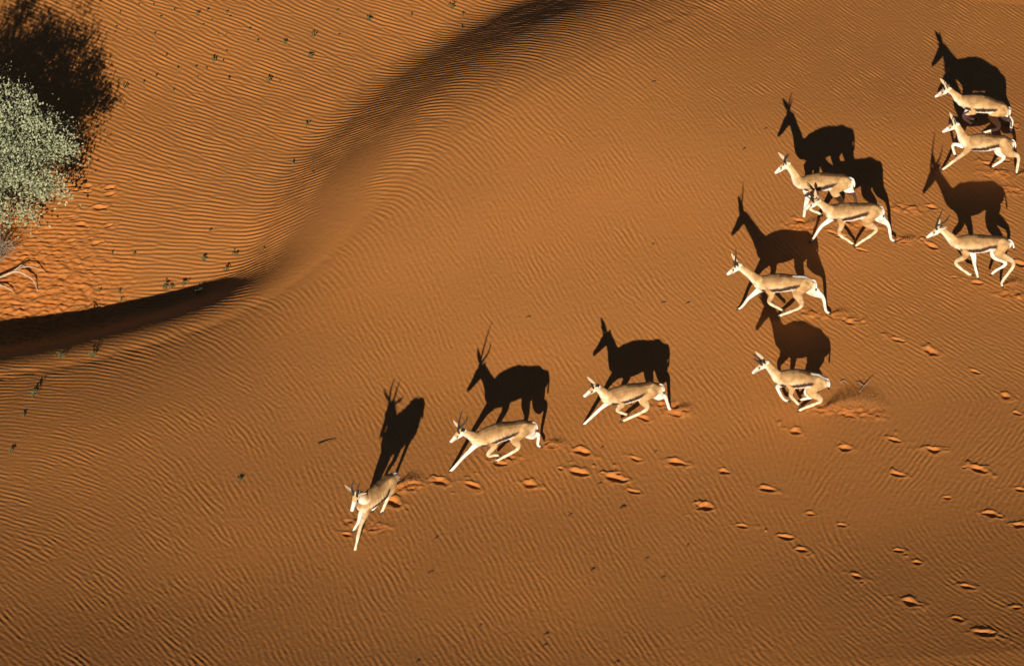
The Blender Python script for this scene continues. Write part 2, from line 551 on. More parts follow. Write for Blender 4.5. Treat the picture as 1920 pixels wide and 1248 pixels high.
def springbok(spec, label):
    ox, oy, sc = spec['zoom']
    psi = R(spec['psi'])
    fwd = np.array([-math.cos(psi), -math.sin(psi), 0]); near = np.array([math.sin(psi), -math.cos(psi), 0])
    def px(q): return ox + q[0] / sc, oy + q[1] / sc
    hx, hy, hl = spec['hoof']
    g = at_px(*px((hx, hy)))
    org = g - near * hl
    def world_pt(q, lat):
        d = ray(*px(q))
        t = (np.dot(org, near) + lat - np.dot(CAM, near)) / np.dot(d, near)
        return CAM + d * t
    pel = world_pt(spec['torso'][3], 0); che = world_pt(spec['torso'][1], 0)
    mid = (pel + che) / 2
    basep = np.array([mid[0], mid[1], sand_z(mid[0], mid[1])])
    M = np.array([fwd, near, [0, 0, 1.0]])
    def loc(q, lat): return M @ (world_pt(q, lat) - basep)
    k = spec.get('size', 1.0)
    root = empty('springbok', basep, math.atan2(fwd[1], fwd[0]))
    tag(root, label, 'springbok', 'springbok running across the dune')

    parts = []; segs = []
    def comp(name, C, rn, rs, lat=0.0, n=6, side=(0, 1, 0)):
        C = np.asarray(C, float)
        cc, a, b = rounded(C, np.array(rn) * k, np.array(rs) * k, n)
        parts.append(loft(cc, a, b, side, 16))
        for i in range(len(cc) - 1):
            segs.append((name, cc[i], cc[i + 1], a[i], a[i + 1], i / (len(cc) - 1), (i + 1) / (len(cc) - 1), lat))
    tr = [loc(q, 0) for q in spec['torso']]           # neck base, chest, mid, pelvis; rump end
    nb, ch, md, lo, pe = tr[0], tr[1], tr[2], None, tr[3]
    rump = loc(spec['tail'], 0)
    lo = md * .45 + pe * .55 + np.array([0, 0, .012])
    axis = (pe - ch) / np.linalg.norm(pe - ch)
    breast = ch - axis * .115 + np.array([0, 0, .012])
    rend = pe - (-axis) * .10 + np.array([0, 0, .005])
    comp('torso', [breast, ch, md, lo, pe, rend], [.100, .148, .158, .132, .138, .085], [.080, .110, .122, .104, .108, .072])
    poll = loc(spec['poll'], 0); nose = loc(spec['nose'], 0)
    hd = (nose - poll); hl_ = np.linalg.norm(hd); hdn = hd / hl_
    hs_ = np.array([0, 1.0, 0])
    if 'noseoff' in spec:
        nose = poll + M @ np.array(spec['noseoff']); hd = nose - poll; hl_ = np.linalg.norm(hd); hdn = hd / hl_
        hs_ = np.cross(np.array([0, 0, 1.0]), hdn); hs_ /= np.linalg.norm(hs_)
    hup = np.cross(hdn, hs_); hup = hup if hup[2] > 0 else -hup
    if hl_ > .29: nose = poll + hdn * .29; hd = nose - poll; hl_ = .29
    neck_top = poll - hup * .015 - hdn * .005
    nmid = neck_top * .5 + nb * .5 + np.array([-.012, 0, -.012])
    comp('neck', [neck_top, nmid, nb, ch * .7 + nb * .3], [.056, .068, .096, .11], [.043, .050, .068, .085])
    comp('head', [poll - hdn * .005, poll + hd * .28 - hup * .004, poll + hd * .52 - hup * .012, poll + hd * .78 - hup * .016, poll + hd * .97 - hup * .016],
         [.052, .058, .046, .033, .025], [.044, .050, .036, .028, .024], side=hs_)
    legs = []
    for nm, lat in (('fore_far', -.068), ('fore_near', .068), ('hind_far', -.075), ('hind_near', .075)):
        L = spec[nm]
        sw = spec.get('spread', 1.0)
        lats = [lat * .85, lat * 1.05, lat, lat * .92, lat * .92]
        J = [loc(q, l * sw) for q, l in zip(L, lats)]
        if nm.startswith('fore'):
            comp(nm, J, [.080, .050, .028, .0215, .018], [.045, .036, .0255, .020, .0175], lat, 6)
        else:
            comp(nm, J, [.105, .078, .031, .022, .018], [.058, .050, .0265, .0205, .0175], lat, 6)
        legs.append((nm, J, lat))
    # one continuous skin over all of it
    V = []; F = []
    for v, f in parts:
        o = len(V); V += list(v); F += [tuple(i + o for i in q) for q in f]
    me = bpy.data.meshes.new('tmp'); me.from_pydata([tuple(v) for v in V], [], F)
    tmp = bpy.data.objects.new('tmp', me); COL.objects.link(tmp)
    rm = tmp.modifiers.new('r', 'REMESH'); rm.mode = 'VOXEL'; rm.voxel_size = .0095; rm.adaptivity = 0
    sm = tmp.modifiers.new('s', 'SMOOTH'); sm.factor = .5; sm.iterations = 5
    dg = bpy.context.evaluated_depsgraph_get()
    body_me = bpy.data.meshes.new_from_object(tmp.evaluated_get(dg))
    bpy.data.objects.remove(tmp); bpy.data.meshes.remove(me)
    body_me.name = 'body'
    body_me.materials.clear(); body_me.materials.append(FUR)
    body_me.polygons.foreach_set('use_smooth', np.ones(len(body_me.polygons), dtype=bool))
    body = link(bpy.data.objects.new('body', body_me), root)
    # muscle and rib relief, then the coat markings
    n = len(body_me.vertices)
    P = np.empty(n * 3, np.float32); body_me.vertices.foreach_get('co', P); P = P.reshape(-1, 3).astype(float)
    N = np.empty(n * 3, np.float32); body_me.vertex_normals.foreach_get('vector', N); N = N.reshape(-1, 3).copy()
    off = Vector((hx * .1, hy * .1, 0))
    dsp = np.array([mnoise.noise(Vector((p[0] * 15, p[1] * 9, p[2] * 9)) + off) for p in P])
    rib = np.exp(-((P[:, 0] - md[0] - .06) / .16) ** 2) * np.exp(-((P[:, 2] - md[2] + .02) / .11) ** 2)
    dsp = dsp * .0055 + rib * .0028 * np.sin(P[:, 0] * 2 * math.pi / .048 + P[:, 2] * 14)
    body_me.vertices.foreach_set('co', (P + N * dsp[:, None]).astype(np.float32).ravel()); body_me.update()
    best = np.full(n, 1e9); bi = np.zeros(n, int); bt = np.zeros(n)
    for si, (nm, a, b, ra, rb, t0, t1, lat) in enumerate(segs):
        ab = b - a; L2 = ab @ ab + 1e-12
        t = np.clip((P - a) @ ab / L2, 0, 1)
        dd = np.linalg.norm(P - a - t[:, None] * ab, axis=1) / (ra + (rb - ra) * t)
        m = dd < best
        best[m] = dd[m]; bi[m] = si; bt[m] = t[m]
    col = np.tile(TAN, (n, 1))
    names = np.array([s[0] for s in segs])[bi]
    tt = np.array([s[5] for s in segs])[bi] * (1 - bt) + np.array([s[6] for s in segs])[bi] * bt
    A = np.array([s[1] for s in segs])[bi]; B = np.array([s[2] for s in segs])[bi]
    Cc = A + (B - A) * bt[:, None]
    RA = np.array([s[3] for s in segs])[bi] * (1 - bt) + np.array([s[4] for s in segs])[bi] * bt
    tv = (B - A) / (np.linalg.norm(B - A, axis=1)[:, None] + 1e-9)
    up = np.cross(tv, np.array([0, 1.0, 0])); up *= np.sign(up[:, 2:3] + 1e-9)
    v = np.sum((P - Cc) * up, 1) / np.maximum(RA, .01)
    jit = rng.normal(0, .05, n)
    # torso
    m = names == 'torso'
    c = np.tile(TAN, (n, 1))
    c = lerp(c, TAN_D, (smooth(.20, .92, v) * .8)[:, None])
    c = lerp(c, CREAM, (smooth(.45, -.30, v) * .70)[:, None])
    vb = lerp(-.50, .10, np.clip((tt - .24) / .42, 0, 1))
    inb = (tt > .22) & (tt < .70)
    dark = inb & (np.abs(v - vb - .05 + jit) < .26)
    wht = (inb & (v < vb - .18)) | (~inb & (v < -.60))
    c[wht] = WHITE; c[dark] = BAND
    c[m & (tt < .14) & (v < .1)] = CREAM
    ay = np.abs(P[:, 1])
    rumpw = (tt > .86) & (N[:, 0] < -.45)
    c[rumpw & (ay < .085) & (v > -1.2)] = TAN_D * .5
    c[rumpw & (ay < .062)] = WHITE
    fan = spec.get('fan', .84)
    stripe = (tt > fan) & (v > .55) & (ay < .016)
    c[(tt > .40) & (v > .55) & (ay < .036) & ~stripe] = TAN_D * .5
    c[stripe] = WHITE
    col[m] = c[m]
    # neck
    m = names == 'neck'
    c = lerp(np.tile(TAN, (n, 1)), CREAM, smooth(.5, -.35, v)[:, None])
    c[v + jit < -.62] = WHITE
    col[m] = c[m]
    # head
    m = names == 'head'
    c = np.tile(WHITE, (n, 1))
    c[(v > .35) & (tt < .42)] = TAN
    c[(tt < .20)] = lerp(TAN, CREAM, .5)
    c[(tt < .34) & (v < .1)] = WHITE
    sv = lerp(.12, -.35, np.clip((tt - .40) / .38, 0, 1))
    c[(tt > .38) & (tt < .78) & (np.abs(v - sv) < .16) & (np.abs(N @ hs_) > .3)] = BAND
    c[tt > .955] = GREY
    col[m] = c[m]
    # legs
    for nm, J, lat in legs:
        m = names == nm
        inner = N[:, 1] * np.sign(lat) < -.12
        c = lerp(np.tile(TAN, (n, 1)), CREAM, smooth(.25, .7, tt)[:, None])
        if nm.startswith('hind'):
            c[(tt < .26) & (tt > 0)] = TAN
        c = np.where(inner[:, None], WHITE, c)
        c[tt > .975] = GREY
        col[m] = c[m]
    # a little softening between the patches
    ed = np.empty(len(body_me.edges) * 2, np.int32); body_me.edges.foreach_get('vertices', ed); ed = ed.reshape(-1, 2)
    for _ in range(2):
        acc = col.copy(); cnt = np.ones(n)
        np.add.at(acc, ed[:, 0], col[ed[:, 1]]); np.add.at(acc, ed[:, 1], col[ed[:, 0]])
        np.add.at(cnt, ed[:, 0], 1); np.add.at(cnt, ed[:, 1], 1)
        col = acc / cnt[:, None]
    ca = body_me.color_attributes.new('coat', 'FLOAT_COLOR', 'POINT')
    ca.data.foreach_set('color', np.column_stack([col, np.ones(n)]).astype(np.float32).ravel())

    # hooves: two toes each
    for nm, J, lat in legs:
        a, b = J[3], J[4]
        d = (b - a) / np.linalg.norm(b - a)
        V = []; F = []
        for s in (-1, 1):
            off = np.array([0, s * .009, 0])
            vv, ff = loft(np.array([b - d * .022 + off, b + d * .008 + off, b + d * .03 + off * 1.1]) , [.014, .018, .008], [.010, .011, .005], (0, 1, 0), 8)
            o = len(V); V += list(vv); F += [tuple(i + o for i in q) for q in ff]
        mesh_obj('hoof', V, F, HOOF, root)
    # eyes
    for s in (1, -1):
        e = poll + hd * .36 + hup * .014 + hs_ * (s * .043)
        vv, ff = loft(np.array([e - hdn * .016, e - hdn * .010, e, e + hdn * .010, e + hdn * .016]), [.003, .009, .012, .009, .003], [.004, .008, .010, .008, .004], hs_, 8)
        mesh_obj('eye', vv, ff, EYE, root)
    # horns
    hs = spec.get('horns')
    hb = poll + hup * .045 + hdn * .035
    for i, s in enumerate((1, -1)):
        if hs and len(hs) > i:
            pts = [loc(q, s * l) for q, l in zip(hs[i], (.03, .06, .05))]
            b0 = hb + hs_ * (s * .022)
            pts = [b0 - hup * .02] + [b0 * .5 + pts[0] * .5] + pts[1:]
        else:
            hlen = spec.get('hornlen', .16); hbk = spec.get('hornback', 0)
            b0 = hb + hs_ * (s * .022)
            pts = [b0 - hup * .02, b0 + hup * hlen * .45 + hs_ * (s * .022) - hdn * (.012 + .4 * hbk * hlen), b0 + hup * hlen * (1 - .5 * hbk) + hs_ * (s * .02) - hdn * (.9 * hbk * hlen)]
        C = catmull(np.array(pts), 7)
        q = np.linspace(0, 1, len(C))
        rr = (.0155 * (1 - q) ** .7 + .003) * (1 + .10 * np.cos(q * 60) * (q < .7)) * spec.get('hornthick', 1.0)
        vv, ff = loft(C, rr, rr, (0, 1, 0), 9)
        mesh_obj('horn', vv, ff, HORN, root)
    # ears: cupped blades with a pale rim and dark lining
    es = spec.get('ears', {})
    for s in (1, -1):
        eb = poll + hup * .028 - hdn * .012 + hs_ * (s * .036)
        key = 'near' if s > 0 else 'far'
        if key in es:
            tip = loc(es[key], s * (.07 if key == 'far' else .09))
        else:
            tip = eb + hup * .08 - hdn * .05 + hs_ * (s * spec.get('earout', .09))
        d = tip - eb; ln = np.linalg.norm(d); d = d / ln
        ln = min(max(ln, .12), .19)
        wdir = np.cross(d, hdn * .5 + hs_ * (s * .86)); wdir /= np.linalg.norm(wdir)
        ndir = np.cross(wdir, d)
        if ndir @ (hdn + hs_ * (s * .8)) < 0: ndir = -ndir
        V = []; F = []; CC = []
        prof = [(.0, .013), (.15, .022), (.35, .031), (.55, .030), (.75, .021), (.9, .011), (1.0, .002)]
        nw = 6
        for layer, off in ((0, .0025), (1, -.0025)):
            for t, w in prof:
                for j in range(nw + 1):
                    a = (j / nw - .5) * 2
                    cup = (a * a - .5) * w * .75
                    V.append(eb + d * ln * t + wdir * w * a * .95 + ndir * (cup + off))
                    if layer == 0: CC.append(np.array([.62, .55, .46]) if abs(a) > .6 or t > .93 else np.array([.055, .045, .035]))
                    else: CC.append(np.array([.50, .36, .22]))
        ns = len(prof)
        for layer in (0, 1):
            o = layer * ns * (nw + 1)
            for i in range(ns - 1):
                for j in range(nw):
                    q = (o + i * (nw + 1) + j, o + i * (nw + 1) + j + 1, o + (i + 1) * (nw + 1) + j + 1, o + (i + 1) * (nw + 1) + j)
                    F.append(q if layer == 0 else q[::-1])
        o = ns * (nw + 1)
        for i in range(ns - 1):
            for j in (0, nw):
                a0, a1 = i * (nw + 1) + j, (i + 1) * (nw + 1) + j
                F.append((a0, a1, a1 + o, a0 + o))
        er = mesh_obj('ear', V, F, EARM, root)
        ca = er.data.color_attributes.new('coat', 'FLOAT_COLOR', 'POINT')
        ca.data.foreach_set('color', np.column_stack([np.array(CC), np.ones(len(CC))]).astype(np.float32).ravel())
    # tail
    tb = rend + np.array([-.035, 0, .06])
    tl = spec.get('taildir', (-.5, 0, -1.0))
    tl = np.array(tl); tl = tl / np.linalg.norm(tl)
    C = catmull(np.array([tb + np.array([.05, 0, .0]), tb, tb + tl * .08 + np.array([-.015, 0, 0]), tb + tl * .15, tb + tl * .20 + np.array([.01, 0, -.01])]), 5)
    q = np.linspace(0, 1, len(C))
    rr = .012 * (1 - q) + .006 + .006 * np.exp(-((q - .85) / .12) ** 2); rr[-1] = .002
    vv, ff = loft(C, rr, rr, (0, 1, 0), 8)
    tlo = mesh_obj('tail', vv, ff, TAILM, root)
    cc = np.repeat(np.where(q[:, None] > .74, BAND, WHITE), 8, axis=0); cc = np.vstack([cc, WHITE[None], BAND[None]])
    ca = tlo.data.color_attributes.new('coat', 'FLOAT_COLOR', 'POINT')
    ca.data.foreach_set('color', np.column_stack([cc, np.ones(len(cc))]).astype(np.float32).ravel())
    return root

Z2 = (830, 750, 8.319); Z3 = (1080, 680, 8.914); Z4 = (1350, 450, 7.8); Z5 = (1400, 640, 8.32); Z6 = (1440, 270, 5.942); Z7 = (1740, 120, 5.672); Z8 = (1720, 380, 7.34)
HERD = [
 ('springbok leading the herd, seen nearly head on, one foreleg stretched far out',
  dict(zoom=(630, 860, 6.2375), psi=47, hoof=(212, 1105, .10), torso=[(335, 470), (375, 490), (500, 395), (618, 275)], tail=(690, 200), poll=(245, 405), nose=(190, 600),
       fore_near=[(375, 560), (345, 655), (285, 795), (232, 1030), (214, 1095)], fore_far=[(325, 560), (292, 640), (262, 735), (225, 800), (208, 832)],
       hind_near=[(640, 300), (640, 375), (612, 440), (550, 590), (530, 625)], hind_far=[(560, 290), (520, 400), (500, 500), (440, 575), (425, 605)],
       noseoff=(-.075, -.155, -.165), earout=.13, hornlen=.22, hornback=1.0, spread=.8)),
 ('springbok with long curved horns and outstretched foreleg, just behind the leader',
  dict(zoom=Z2, psi=18, hoof=(105, 1118, -.063), torso=[(520, 585), (640, 585), (890, 500), (1280, 435)], tail=(1400, 340), poll=(300, 480), nose=(115, 640),
       fore_far=[(590, 640), (510, 700), (345, 860), (170, 1055), (112, 1112)], fore_near=[(700, 620), (810, 700), (705, 850), (830, 856), (890, 860)],
       hind_near=[(1270, 470), (1130, 610), (1175, 745), (905, 910), (825, 955)], hind_far=[(1330, 470), (1390, 540), (1490, 535), (1485, 690), (1535, 722)],
       horns=[((235, 430), (265, 300), (308, 150)), ((310, 390), (372, 310), (375, 235))], ears={'far': (115, 255)}, taildir=(-.35, 0, -1))),
 ('short-horned springbok in full stretch, third from the left in the front line',
  dict(zoom=Z3, psi=14, hoof=(125, 1040, -.063), torso=[(500, 535), (640, 560), (880, 510), (1270, 445)], tail=(1430, 370), poll=(340, 400), nose=(130, 545),
       fore_far=[(610, 610), (525, 665), (370, 800), (190, 970), (132, 1032)], fore_near=[(700, 600), (775, 690), (690, 795), (815, 850), (862, 865)],
       hind_near=[(1280, 470), (1130, 610), (1180, 770), (845, 940), (765, 975)], hind_far=[(1340, 480), (1400, 550), (1495, 575), (1560, 760), (1630, 798)],
       hornlen=.10, hornthick=.8, ears={'far': (125, 170)}, taildir=(-.3, 0, -1))),
 ('springbok trotting just below the overlapping pair, another\'s head shadow under its belly',
  dict(zoom=Z4, fan=.55, psi=-5, hoof=(255, 1020, -.063), torso=[(555, 590), (680, 635), (900, 625), (1240, 640)], tail=(1400, 600), poll=(270, 375), nose=(100, 490),
       fore_far=[(640, 690), (550, 740), (430, 840), (320, 970), (262, 1015)], fore_near=[(690, 680), (755, 800), (720, 912), (865, 1000), (925, 1030)],
       hind_near=[(1260, 660), (1130, 775), (1190, 965), (935, 1080), (865, 1110)], hind_far=[(1330, 720), (1410, 775), (1510, 850), (1550, 1030), (1605, 1072)],
       horns=[((225, 340), (232, 230), (230, 118)), ((215, 345), (190, 260), (212, 180))], ears={'far': (148, 165)}, taildir=(-.25, 0, -1))),
 ('bunched-up springbok with all legs gathered under its belly and sand spraying up behind',
  dict(zoom=Z5, fan=.55, psi=-3, hoof=(806, 1088, .069), torso=[(480, 535), (610, 575), (820, 580), (1110, 630)], tail=(1270, 620), poll=(290, 335), nose=(80, 478),
       fore_far=[(570, 640), (525, 675), (480, 725), (580, 895), (655, 922)], fore_near=[(650, 640), (705, 730), (690, 845), (785, 955), (828, 990)],
       hind_near=[(1120, 660), (1000, 790), (1160, 920), (885, 1040), (812, 1082)], hind_far=[(1110, 660), (965, 790), (1050, 850), (875, 900), (828, 918)],
       hornlen=.17, hornthick=1.25, ears={'far': (120, 140)}, taildir=(-.2, 0, -1))),
 ('springbok half in shade, the far one of the overlapping pair, a shadow across its shoulder',
  dict(zoom=Z6, psi=-13, hoof=(388, 875, .09), torso=[(350, 430), (455, 435), (620, 420), (840, 425)], tail=(950, 420), poll=(212, 222), nose=(72, 312),
       fore_far=[(440, 520), (440, 590), (412, 720), (398, 830), (388, 868)], fore_near=[(490, 500), (530, 590), (470, 715), (555, 765), (592, 787)],
       hind_near=[(840, 440), (740, 530), (820, 655), (690, 690), (640, 705)], hind_far=[(870, 450), (910, 520), (960, 570), (985, 650), (1010, 672)],
       horns=[((190, 190), (200, 140), (222, 100)), ((200, 195), (215, 140), (235, 110))], ears={'far': (112, 92)}, taildir=(-.25, 0, -1))),
 ('springbok whose head overlaps another\'s foreleg, the near one of the overlapping pair',
  dict(zoom=Z6, psi=-2, hoof=(468, 1092, -.063), torso=[(690, 740), (775, 765), (920, 755), (1165, 745)], tail=(1275, 700), poll=(545, 635), nose=(390, 730),
       fore_far=[(740, 800), (685, 845), (592, 920), (503, 1055), (470, 1090)], fore_near=[(790, 800), (822, 890), (795, 1000), (900, 1080), (952, 1118)],
       hind_near=[(1180, 760), (1095, 870), (1205, 960), (1020, 1100), (972, 1142)], hind_far=[(1220, 780), (1260, 835), (1340, 905), (1370, 1050), (1415, 1083)],
       hornlen=.17, ears={'near': (585, 600)}, taildir=(-.25, 0, -1))),
 ('springbok furthest up the picture in the right-hand column, its legs tucked up in the shade',
  dict(zoom=Z7, psi=-6, hoof=(582, 735, .069), torso=[(350, 385), (450, 410), (590, 430), (775, 485)], tail=(865, 470), poll=(212, 268), nose=(72, 340),
       fore_near=[(470, 440), (490, 510), (405, 550), (470, 585), (505, 590)], fore_far=[(440, 440), (425, 490), (380, 560), (440, 620), (470, 640)],
       hind_near=[(785, 500), (690, 560), (755, 675), (640, 715), (590, 730)], hind_far=[(800, 500), (830, 560), (890, 610), (880, 700), (895, 725)],
       hornlen=.08, hornthick=.8, ears={'far': (105, 130), 'near': (175, 165)}, taildir=(-.1, 0, -1))),
 ('springbok with one foreleg folded high, the other reaching towards horn shadows, at the right',
  dict(zoom=Z7, psi=-3, hoof=(138, 1132, .063), torso=[(385, 800), (480, 835), (610, 835), (810, 845)], tail=(880, 800), poll=(292, 645), nose=(152, 712),
       fore_far=[(430, 850), (375, 870), (268, 855), (280, 945), (290, 968)], fore_near=[(450, 860), (405, 930), (290, 1020), (195, 1093), (145, 1128)],
       hind_near=[(810, 860), (860, 945), (960, 990), (945, 1125), (942, 1165)], hind_far=[(790, 860), (755, 930), (805, 1000), (710, 1075), (675, 1098)],
       hornlen=.09, hornthick=.8, ears={'far': (230, 515), 'near': (270, 560)}, taildir=(-.35, 0, -1))),
 ('springbok with upright dark lyre horns, nearest of the three in the right-hand column',
  dict(zoom=Z8, psi=-7, hoof=(1172, 1165, .069), torso=[(520, 535), (655, 560), (850, 565), (1150, 565)], tail=(1290, 500), poll=(315, 350), nose=(120, 468),
       fore_near=[(660, 640), (655, 740), (525, 828), (690, 968), (760, 993)], fore_far=[(700, 620), (765, 710), (790, 855), (825, 990), (836, 1035)],
       hind_near=[(1170, 590), (1130, 710), (1325, 838), (1170, 1080), (1174, 1155)], hind_far=[(1150, 600), (1070, 720), (1215, 835), (1065, 940), (1018, 988)],
       horns=[((255, 310), (300, 210), (348, 92)), ((290, 320), (390, 250), (450, 165))], hornthick=1.15, ears={'near': (410, 330)}, taildir=(-.45, 0, -1))),
]
for lab, sp in HERD:
    springbok(sp, lab)

# ------------------------------------------------------------------ woody things
def tube_mesh(pts, r0, r1, seg=7, n=5):
    C = catmull(np.array(pts, float), n)
    q = np.linspace(0, 1, len(C))
    rr = r0 + (r1 - r0) * q
    return loft(C, rr, rr, (.3, .2, 1), seg)

def join(L):
    V = []; F = []
    for v, f in L:
        o = len(V); V += list(v); F += [tuple(i + o for i in q) for q in f]
    return V, F

# the big bush on the left edge
bc = at_px(-72, 374)
bush = empty('bush', bc)
tag(bush, 'large grey-green leafy bush at the left edge casting a wide dark shadow', 'bush')
limbs = []; twigs = []; tips = []
for i in range(22):
    a = random.uniform(0, 2 * math.pi); el = random.uniform(.35, 1.4)
    rr = random.uniform(.75, 1.0)
    top = np.array([math.cos(a) * math.cos(el) * 1.75 * rr, math.sin(a) * math.cos(el) * 1.05 * rr, .25 + math.sin(el) * 1.55 * rr])
    midp = top * .5 + np.array([random.gauss(0, .08), random.gauss(0, .08), .05])
    limbs.append(tube_mesh([(random.gauss(0, .04), random.gauss(0, .04), -.05), midp * .5 + np.array([0, 0, .05]), midp, top], .035, .009))
    for k in range(9):
        q = random.uniform(.35, 1.0)
        o = top * q
        t = o + np.array([random.gauss(0, .3), random.gauss(0, .3), random.gauss(.05, .28)])
        twigs.append(tube_mesh([o, (o + t) / 2 + np.array([0, 0, .04]), t], .007, .003, 5, 3))
        tips.append(t)
v, f = join(limbs[:]); mesh_obj('trunk', v, f, BARK, bush)
v, f = join(twigs); tag(mesh_obj('twigs', v, f, BARK, bush), kind='stuff')
# leaves over a lumpy dome, denser in clumps
cl = []
while len(cl) < 230:
    a = random.uniform(0, 2 * math.pi); w = random.random() ** .5
    el = math.asin(random.uniform(-.12, 1))
    rr = random.choice((random.uniform(.5, .95), random.uniform(.8, 1.06)))
    ce = math.cos(el) ** .75
    c_ = np.array([math.cos(a) * ce * 1.80 * rr, math.sin(a) * ce * 1.18 * rr, .44 + math.sin(el) * 1.50 * rr])
    cl.append(c_)
core = rng.normal(0, 1, (90, 3)) * np.array([.75, .5, .42]) + np.array([0, .1, 1.05])
cl = np.array(cl + tips + [q for q in core if q[2] > .3])
NL = 66000
cw = rng.gamma(1.1, 1, len(cl)) + .15
ci = rng.choice(len(cl), NL, p=cw / cw.sum())
pc = cl[ci] + rng.normal(0, 1, (NL, 3)) * np.array([.115, .105, .095])
pc = pc[pc[:, 2] > .12]
NL = len(pc)
dirs = rng.normal(0, 1, (NL, 3)); dirs[:, 2] += .7
dirs += .5 * (pc - np.array([0, 0, .8])); dirs /= np.linalg.norm(dirs, axis=1)[:, None]
oth = rng.normal(0, 1, (NL, 3)); sd = np.cross(dirs, oth); sd /= np.linalg.norm(sd, axis=1)[:, None]
nrm = np.cross(dirs, sd)
ll = rng.uniform(.036, .070, NL)[:, None]; ww = ll * rng.uniform(.20, .32, NL)[:, None]
p0 = pc; p1 = pc + dirs * ll * .5 + sd * ww + nrm * ll * .06; p2 = pc + dirs * ll; p3 = pc + dirs * ll * .5 - sd * ww + nrm * ll * .06
LV = np.stack([p0, p1, p2, p3], 1).reshape(-1, 3)
LF = np.arange(NL * 4).reshape(-1, 4)
fo = fast_mesh('foliage', LV, LF, LEAF, bush, False)
tag(fo, kind='stuff')
# a lighter spray of branches reaching out above it
sp = at_px(-42, 262)
bough = empty('leafy_bough', np.array([sp[0], sp[1], sp[2]]))

def scatter_leaves(pts, n, spread_, lmin, lmax):
    ci = rng.integers(0, len(pts), n)
    pc = np.asarray(pts)[ci] + rng.normal(0, 1, (n, 3)) * spread_
    d = rng.normal(0, 1, (n, 3)); d[:, 2] += .5; d /= np.linalg.norm(d, axis=1)[:, None]
    s = np.cross(d, rng.normal(0, 1, (n, 3))); s /= np.linalg.norm(s, axis=1)[:, None]
    l = rng.uniform(lmin, lmax, n)[:, None]; w = l * .26
    V = np.stack([pc, pc + d * l * .5 + s * w, pc + d * l, pc + d * l * .5 - s * w], 1).reshape(-1, 3)
    return V, np.arange(n * 4).reshape(-1, 4)
bl = []; bt_ = []
for i in range(7):
    a = R(random.uniform(-70, 60)); ln = random.uniform(.5, .95)
    e = np.array([math.cos(a) * ln, math.sin(a) * ln, random.uniform(.5, 1.3)])
    bl.append(tube_mesh([(0, 0, 0), e * .5 + np.array([0, 0, .25]), e], .018, .005))
    for t in np.linspace(.5, 1, 5): bt_.append(e * t + np.array([0, 0, .12 * (1 - t)]))
v, f = join(bl); mesh_obj('branch', v, f, BARK, bough)
v, f = scatter_leaves(bt_, 1100, .085, .03, .05)
tag(fast_mesh('foliage', v, f, LEAF, bough, False), kind='stuff')
tag(bough, 'separate leafy bough arching above the big bush at the very left edge', 'bush')

# leafless grey scrub in front of the bush
dc = at_px(-5, 478)
scrub = empty('dry_shrub', dc)
tag(scrub, 'low leafless grey shrub of fine dry twigs below the green bush', 'shrub')
main = []; finer = []
for i in range(60):
    a = random.uniform(0, 2 * math.pi); el = random.uniform(.2, 1.4); ln = random.uniform(.22, .48)
    e = np.array([math.cos(a) * math.cos(el), math.sin(a) * math.cos(el), math.sin(el)]) * ln
    main.append(tube_mesh([(random.gauss(0, .07), random.gauss(0, .06), -.02), e * .5 + np.array([random.gauss(0, .04), random.gauss(0, .04), .02]), e], .005, .002, 4, 3))
    for k in range(5):
        o = e * random.uniform(.4, 1)
        t = o + np.array([random.gauss(0, .10), random.gauss(0, .10), random.gauss(.03, .07)])
        finer.append(tube_mesh([o, (o + t) / 2 + np.array([0, 0, .01]), t], .0025, .001, 4, 2))
v, f = join(main); tag(mesh_obj('stems', v, f, DRYTWIG, scrub), kind='stuff')
v, f = join(finer); tag(mesh_obj('twigs', v, f, DRYTWIG, scrub), kind='stuff')

# fallen dead branches
def lying(name, label, chains, cat, mat, group=None, parts_=('limb', 'branch')):
    """chains: list of (pixel list, heights, r0, r1), the first is the limb"""
    p0 = at_px(*chains[0][0][0])
    root = empty(name, p0)
    tag(root, label, cat, group)
    for i, (pp, hh, r0, r1) in enumerate(chains):
        pts = []
        for q, h in zip(pp, hh):
            g = at_px(*q)
            # lifted towards the lens so that the raised wood is seen where surveyed
            d = ray(*q); t = h / -d[2]
            w = g - d * t
            pts.append(w - p0)
        v, f = tube_mesh(pts, r0, r1, 7, 5)
        mesh_obj(parts_[0] if i == 0 else parts_[1], v, f, mat, root)
    return root
lying('dead_branch', 'bleached dead branch forking on the red sand below the bush',
      [([(-14, 524), (8, 516), (25, 509), (38, 511), (52, 517), (62, 524), (67, 534), (71, 545)], [.08, .09, .12, .12, .10, .08, .05, .01], .017, .006),
       ([(24, 509), (33, 502), (40, 498), (48, 500)], [.11, .13, .14, .12], .010, .004),
       ([(31, 508), (40, 502), (52, 500), (66, 502), (78, 507), (85, 510)], [.12, .13, .13, .10, .06, .02], .010, .003)], 'branch', DEADWOOD)
lying('dead_branch', 'short bleached stick under the forked dead branch at the left edge',
      [([(-6, 532), (8, 537), (18, 542), (26, 548)], [.05, .07, .06, .02], .014, .005)], 'branch', DEADWOOD)
lying('dead_branch', 'thin forked pale twig lying behind the bunched-up springbok',
      [([(1612, 733), (1620, 724), (1628, 716), (1638, 706)], [.01, .03, .04, .03], .007, .003),
       ([(1620, 724), (1613, 718), (1606, 716)], [.03, .03, .01], .006, .003)], 'branch', DRYTWIG)
lying('dead_branch', 'short pale stick beside the forked twig, close to the bunched-up springbok',
      [([(1575, 716), (1582, 713), (1591, 719)], [.01, .02, .01], .006, .003)], 'branch', DRYTWIG)
